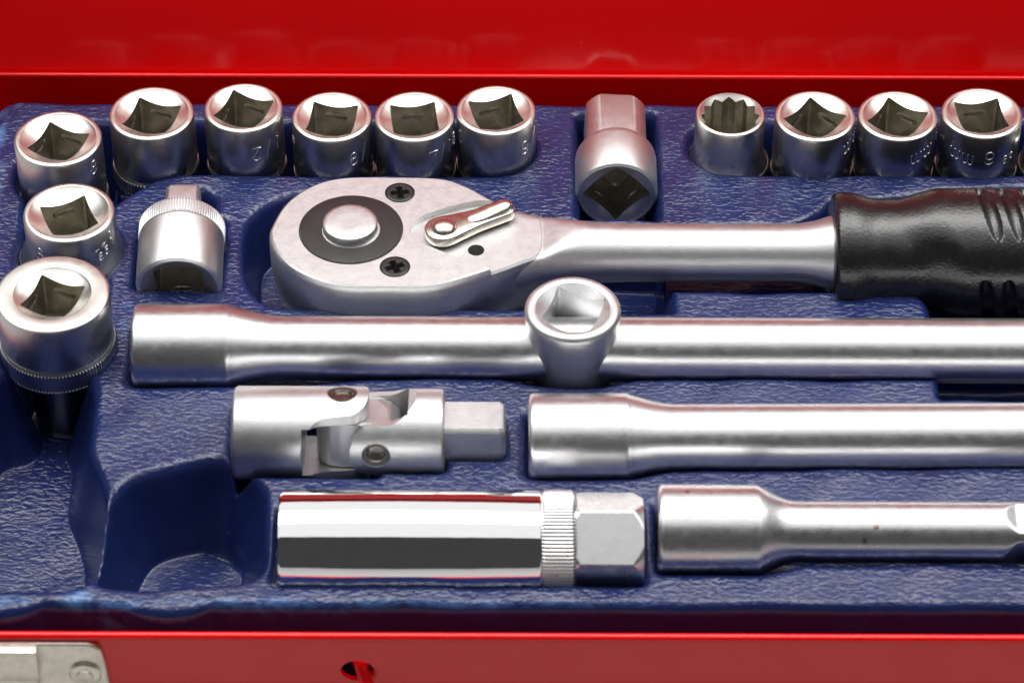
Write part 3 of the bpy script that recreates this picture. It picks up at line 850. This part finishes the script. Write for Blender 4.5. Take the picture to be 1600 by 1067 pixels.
# ------------------------------------------------------------------ bars
def bar(name, label, x0, xh, xt, x1, R, r, loc, rotz, mat, square=False, cat='extension bar'):
    """a turned bar along X: thick head from x0 to xh, taper to xt, shaft to x1 (x measured from x0)"""
    o = thing(name, label, cat, (loc[0], loc[1], loc[2] - R), (0, 0, rotz), 'bars lying in the tray')
    n = 120
    L = xh - x0
    hd = [(1.0, 6.0), (0.15, 9.0), (0, R - 1.5), (0.15, R - 0.8), (0.7, R - 0.2), (1.5, R), (L - 1.4, R), (L - 0.5, R - 0.12), (L, R - 0.35)]
    obj('drive_end', lift(radial('drive_end', hd, n, 0, 'X', cap0=True, sharp=50), R), mat, o)
    T = xt - x0
    prof = []
    for t_ in np.linspace(0, 1, 14):
        s_ = t_ * t_ * (3 - 2 * t_)
        prof.append((L - 0.02 + (T - L) * t_, R - 0.45 - (R - 0.45 - r) * (0.15 * t_ + 0.85 * math.sin(t_ * math.pi / 2) ** 1.15)))
    E = x1 - x0
    if not square:
        prof += [(E - 1, r), (E, r - 1)]
        obj('shaft', lift(radial('shaft', prof, n, 0, 'X', cap1=True, sharp=40), R), mat, o)
    else:
        prof += [(E - 20, r)]
        ph = np.arange(n) * 2 * math.pi / n
        ang = ph - rad(8)
        for t_ in np.linspace(0, 1, 10):
            prof.append((E - 19.5 + 5 * t_, np.minimum(r, sq_r(ang, 6.35 + (1 - t_) * 2.2))))
        prof += [(E - 1.2, np.minimum(r, sq_r(ang, 6.35))), (E, np.minimum(r - 1, sq_r(ang, 5.6)))]
        obj('shaft', lift(radial('shaft', prof, n, 0, 'X', cap1=True, sharp=30), R), mat, o)
    return o
bar('long_bar', 'longest satin bar with a thick left end, just below the ratchet', -102, -75.5, -62, 172, 12.0, 8.8, (-102, -5.2, 2), 0.0, 'satin')
bar('extension_bar', 'satin extension bar lying to the right of the universal joint', 4.3, 31, 43, 168, 12.0, 9.1, (4.3, -39.6, 2), rad(0.55), 'satin')
bar('extension_bar', 'rust-specked satin extension bar nearest the front, right of the bright socket', 37, 63.4, 73, 143, 12.0, 7.9, (37, -72.9, 2), 0.0, 'satin_rust', square=True)

# sleeve that slides on the long bar
sl = thing('sliding_sleeve', 'short upright sleeve with a square hole threaded on the long bar', 'sleeve', (16.2, -5.3, -9), (0, 0, 0))
n = 144; ph0 = rad(23) + math.pi / 4
ph = np.arange(n) * 2 * math.pi / n
rc, s_sq, top = 9.9, 6.9, 26.6
rb = sq_r(ph, s_sq, 9.4)
zb = top - 0.2 - (rc - rb) * 0.8
Rr = 12.95
outer = [(top - 0.2, rc), (top, rc + 0.4), (top, Rr - 1.4), (top - 0.25, Rr - 0.7), (top - 0.9, Rr - 0.15), (top - 1.8, Rr), (top - 4, Rr - 0.1), (top - 8, Rr - 0.7), (top - 12, Rr - 1.4), (top - 16, Rr - 1.8), (top - 20, Rr - 2.0), (1, Rr - 2.05), (0, Rr - 2.8)]
obj('body', radial('body', outer, n, ph0, sharp=40), 'satin_soft', sl)
obj('bevelled_mouth', radial('mouth', [(zb, rb), (zb * 0.5 + (top - 0.2) * 0.5, (rb + rc) / 2), (top - 0.2, rc)], n, ph0), 'satin_soft', sl)
obj('square_bore', radial('bore', [(zb, rb), (top - 6, rb), (top - 12, rb)], n, ph0), 'satin_soft', sl)

# ------------------------------------------------------------------ universal joint
uj = thing('universal_joint', 'satin universal joint of two yokes, centre block and square drive', 'universal joint', (-37.5, -37.6, -10.4), (0, 0, 0))
UO = Vector((-37.5, 0, -12.4))
TWIST = Matrix.Rotation(rad(-14), 4, 'X')                # the front pin is turned up a little
def ul(me): me.transform(Matrix.Translation(-UO * S) @ TWIST); return me
R = 12.3
n = 96
def yoke_mesh(rings, plan, slot_x, slot_h, axis, hole_x, hole_r):
    """a turned body whose open end is slotted and trimmed to two rounded lugs"""
    me = radial('yoke', rings, n, 0, 'X', cap0=True, cap1=True, sharp=40)
    me = boolean(me, box_mesh('slot', slot_x[0], slot_x[1], *((-20, 20, -slot_h, slot_h) if axis == 'Z' else (-slot_h, slot_h, -20, 20))), sharp=38)
    for sg in (1, -1):
        p = np.array([(a, b * sg) for a, b in plan], float)
        tr = loft('trim', p, [(-20, 0), (20, 0)])
        if axis == 'Y': tr.transform(Matrix.Rotation(rad(90), 4, 'X'))
        me = boolean(me, tr, sharp=38)
    dr_ = radial('drill', [(5, hole_r), (20, hole_r)], 40, cap0=True, cap1=True)
    dr_.transform(Matrix.Translation(Vector((hole_x, 0, 0)) * S) @ Matrix.Rotation(0.0 if axis == 'Z' else rad(90), 4, 'X'))
    return boolean(me, dr_, sharp=38)
lcurve = resample([(-55.6, 14), (-55.0, 12.4), (-53.4, 10.9), (-51.2, 9.2), (-48.5, 8.2), (-44.5, 7.8), (-41, 7.3), (-38.6, 5.4), (-37.5, 2.6), (-37.3, 0.0)], 44, closed=False)
yoke = obj('yoke', ul(yoke_mesh([(-73.0, 6), (-73.0, R - 1.2), (-72.7, R - 0.5), (-72.0, R), (-37.2, R)], [tuple(p) for p in lcurve] + [(-30, -0.01), (-30, 20), (-55.6, 20)], (-54.6, -30), 6.9, 'Z', -44.3, 3.95)), 'satin_soft', uj)
R2 = 11.7
rcurve = resample([(-24.0, 14), (-24.6, 12.0), (-26.6, 10.3), (-28.8, 8.7), (-31.5, 7.6), (-35.5, 7.2), (-38.8, 6.4), (-41.0, 4.4), (-42.0, 1.8), (-42.1, 0)], 44, closed=False)
yoke2 = obj('yoke', ul(yoke_mesh([(-42.2, R2), (-18.6, R2), (-18.0, R2 - 0.3), (-17.6, R2 - 1.2), (-17.4, 4)], [tuple(p) for p in rcurve] + [(-50, -0.01), (-50, 20), (-24.0, 20)], (-50, -27.0), 6.9, 'Y', -35.3, 3.75)), 'satin_soft', uj)
# centre block: rounded one way at each end
blk_a = loft('a', resample([(-51.3, 0), (-50.4, 3.6), (-48, 6.0), (-44.6, 6.7), (-36, 6.7), (-29, 6.7), (-29, -6.7), (-36, -6.7), (-44.6, -6.7), (-48, -6.0), (-50.4, -3.6)], 90, cat=False), [(-6.7, 0.5), (-6.2, 0), (6.2, 0), (6.7, 0.5)])
blk_b = loft('b', resample([(-52, 6.8), (-40, 6.8), (-35.5, 6.8), (-32, 6.0), (-29.6, 3.6), (-28.8, 0), (-29.6, -3.6), (-32, -6.0), (-35.5, -6.8), (-52, -6.8)], 90, cat=False), [(-8, 0), (8, 0)])
blk_b.transform(Matrix.Rotation(rad(90), 4, 'X'))
obj('centre_block', ul(boolean(blk_a, blk_b, 'INTERSECT', 35)), 'satin_soft', uj)
# pins: a dished rivet in the upper lug, a hollow one in the front lug
def pinring(px, r_o, r_i, face, deep, mat, rotx, name, dot):
    m_ = radial(name, [(face - 3, r_o), (face, r_o), (face + 0.12, r_o - 0.35), (face, r_i + 0.25), (face - 0.3, r_i), (face - deep, r_i * 0.92), (face - deep - dot, 0.05)], 48, cap1=True, sharp=30)
    m_.transform(Matrix.Translation(Vector((px, 0, 0)) * S) @ Matrix.Rotation(rotx, 4, 'X'))
    return m_
p1 = obj('pin', ul(pinring(-44.3, 3.9, 2.6, R - 0.75, 0.6, 'pin', 0.0, 'pin', -0.35)), 'pin', uj)
p2 = obj('pin', ul(pinring(-35.3, 3.7, 2.2, R2 - 1.0, 4.5, 'pin', rad(90), 'pin', 0.4)), 'pin', uj)
n = 144
ph = np.arange(n) * 2 * math.pi / n
a_ = ph - rad(10)
dr = [(-20, sq_r(a_, 6.3, 8.2)), (-17.5, sq_r(a_, 6.35, 8.3)), (-16.9, sq_r(a_, 6.35, 8.3)), (-3.2, sq_r(a_, 6.35, 8.3)), (-2.2, sq_r(a_, 5.9, 7.6)), (-1.6, sq_r(a_, 5.0, 6.6)), (-1.5, sq_r(a_, 2, 3))]
obj('square_drive', ul(radial('square_drive', dr, n, 0, 'X', cap0=True, cap1=True, sharp=26)), 'satin_soft', uj)

# ------------------------------------------------------------------ bright plug socket
sp = thing('spark_plug_socket', 'mirror-polished long socket with knurled band and hexagon end', 'socket', (-12.5, -76.0, -14.0))
PO = Vector((-12.5, 0, -14.0))
def pl_(me): me.transform(Matrix.Translation(-PO * S)); return me
R = 14.0
tube = [(-44, 10.6), (-57.5, 10.8), (-58.6, 11.4), (-58.9, 12.2), (-58.9, R - 0.9), (-58.6, R - 0.3), (-57.9, R), (7.2, R), (7.8, R - 0.4), (8.0, R - 0.9)]
obj('polished_tube', pl_(radial('polished_tube', tube, 160, 0, 'X', cap0=True, sharp=40)), 'chrome', sp)
teeth = 88
nn = teeth * 6
kn = np.array([0.0, 0.0, 0.0, -0.12, -0.34, -0.12])[np.arange(nn) % 6]
ring = [(7.6, R - 1.2), (7.7, R - 0.5), (8.3, R + 0.05 + kn), (15.4, R + 0.05 + kn), (16.2, R - 0.7), (16.6, R - 1.6), (16.8, 8)]
obj('knurled_band', pl_(radial('knurled_band', ring, nn, 0, 'X', sharp=40)), 'chrome_hex', sp)
n = 180
ph = np.arange(n) * 2 * math.pi / n
hx = hex_r(ph - rad(5 + 30), 11.9)
hexr = []
for X in np.concatenate([np.linspace(16.2, 20, 12), np.linspace(21, 29, 5), np.linspace(29.4, 33.4, 14)]):
    lim = min(13.0 + (X - 16.2) * 0.62, 12.0 + (33.6 - X) * 0.62)
    hexr.append((X, np.minimum(hx, lim)))
hexr += [(33.6, np.minimum(hx, 11.4)), (33.6, 6)]
obj('hexagon_end', pl_(radial('hexagon_end', hexr, n, 0, 'X', cap1=True, sharp=22)), 'chrome_hex', sp)
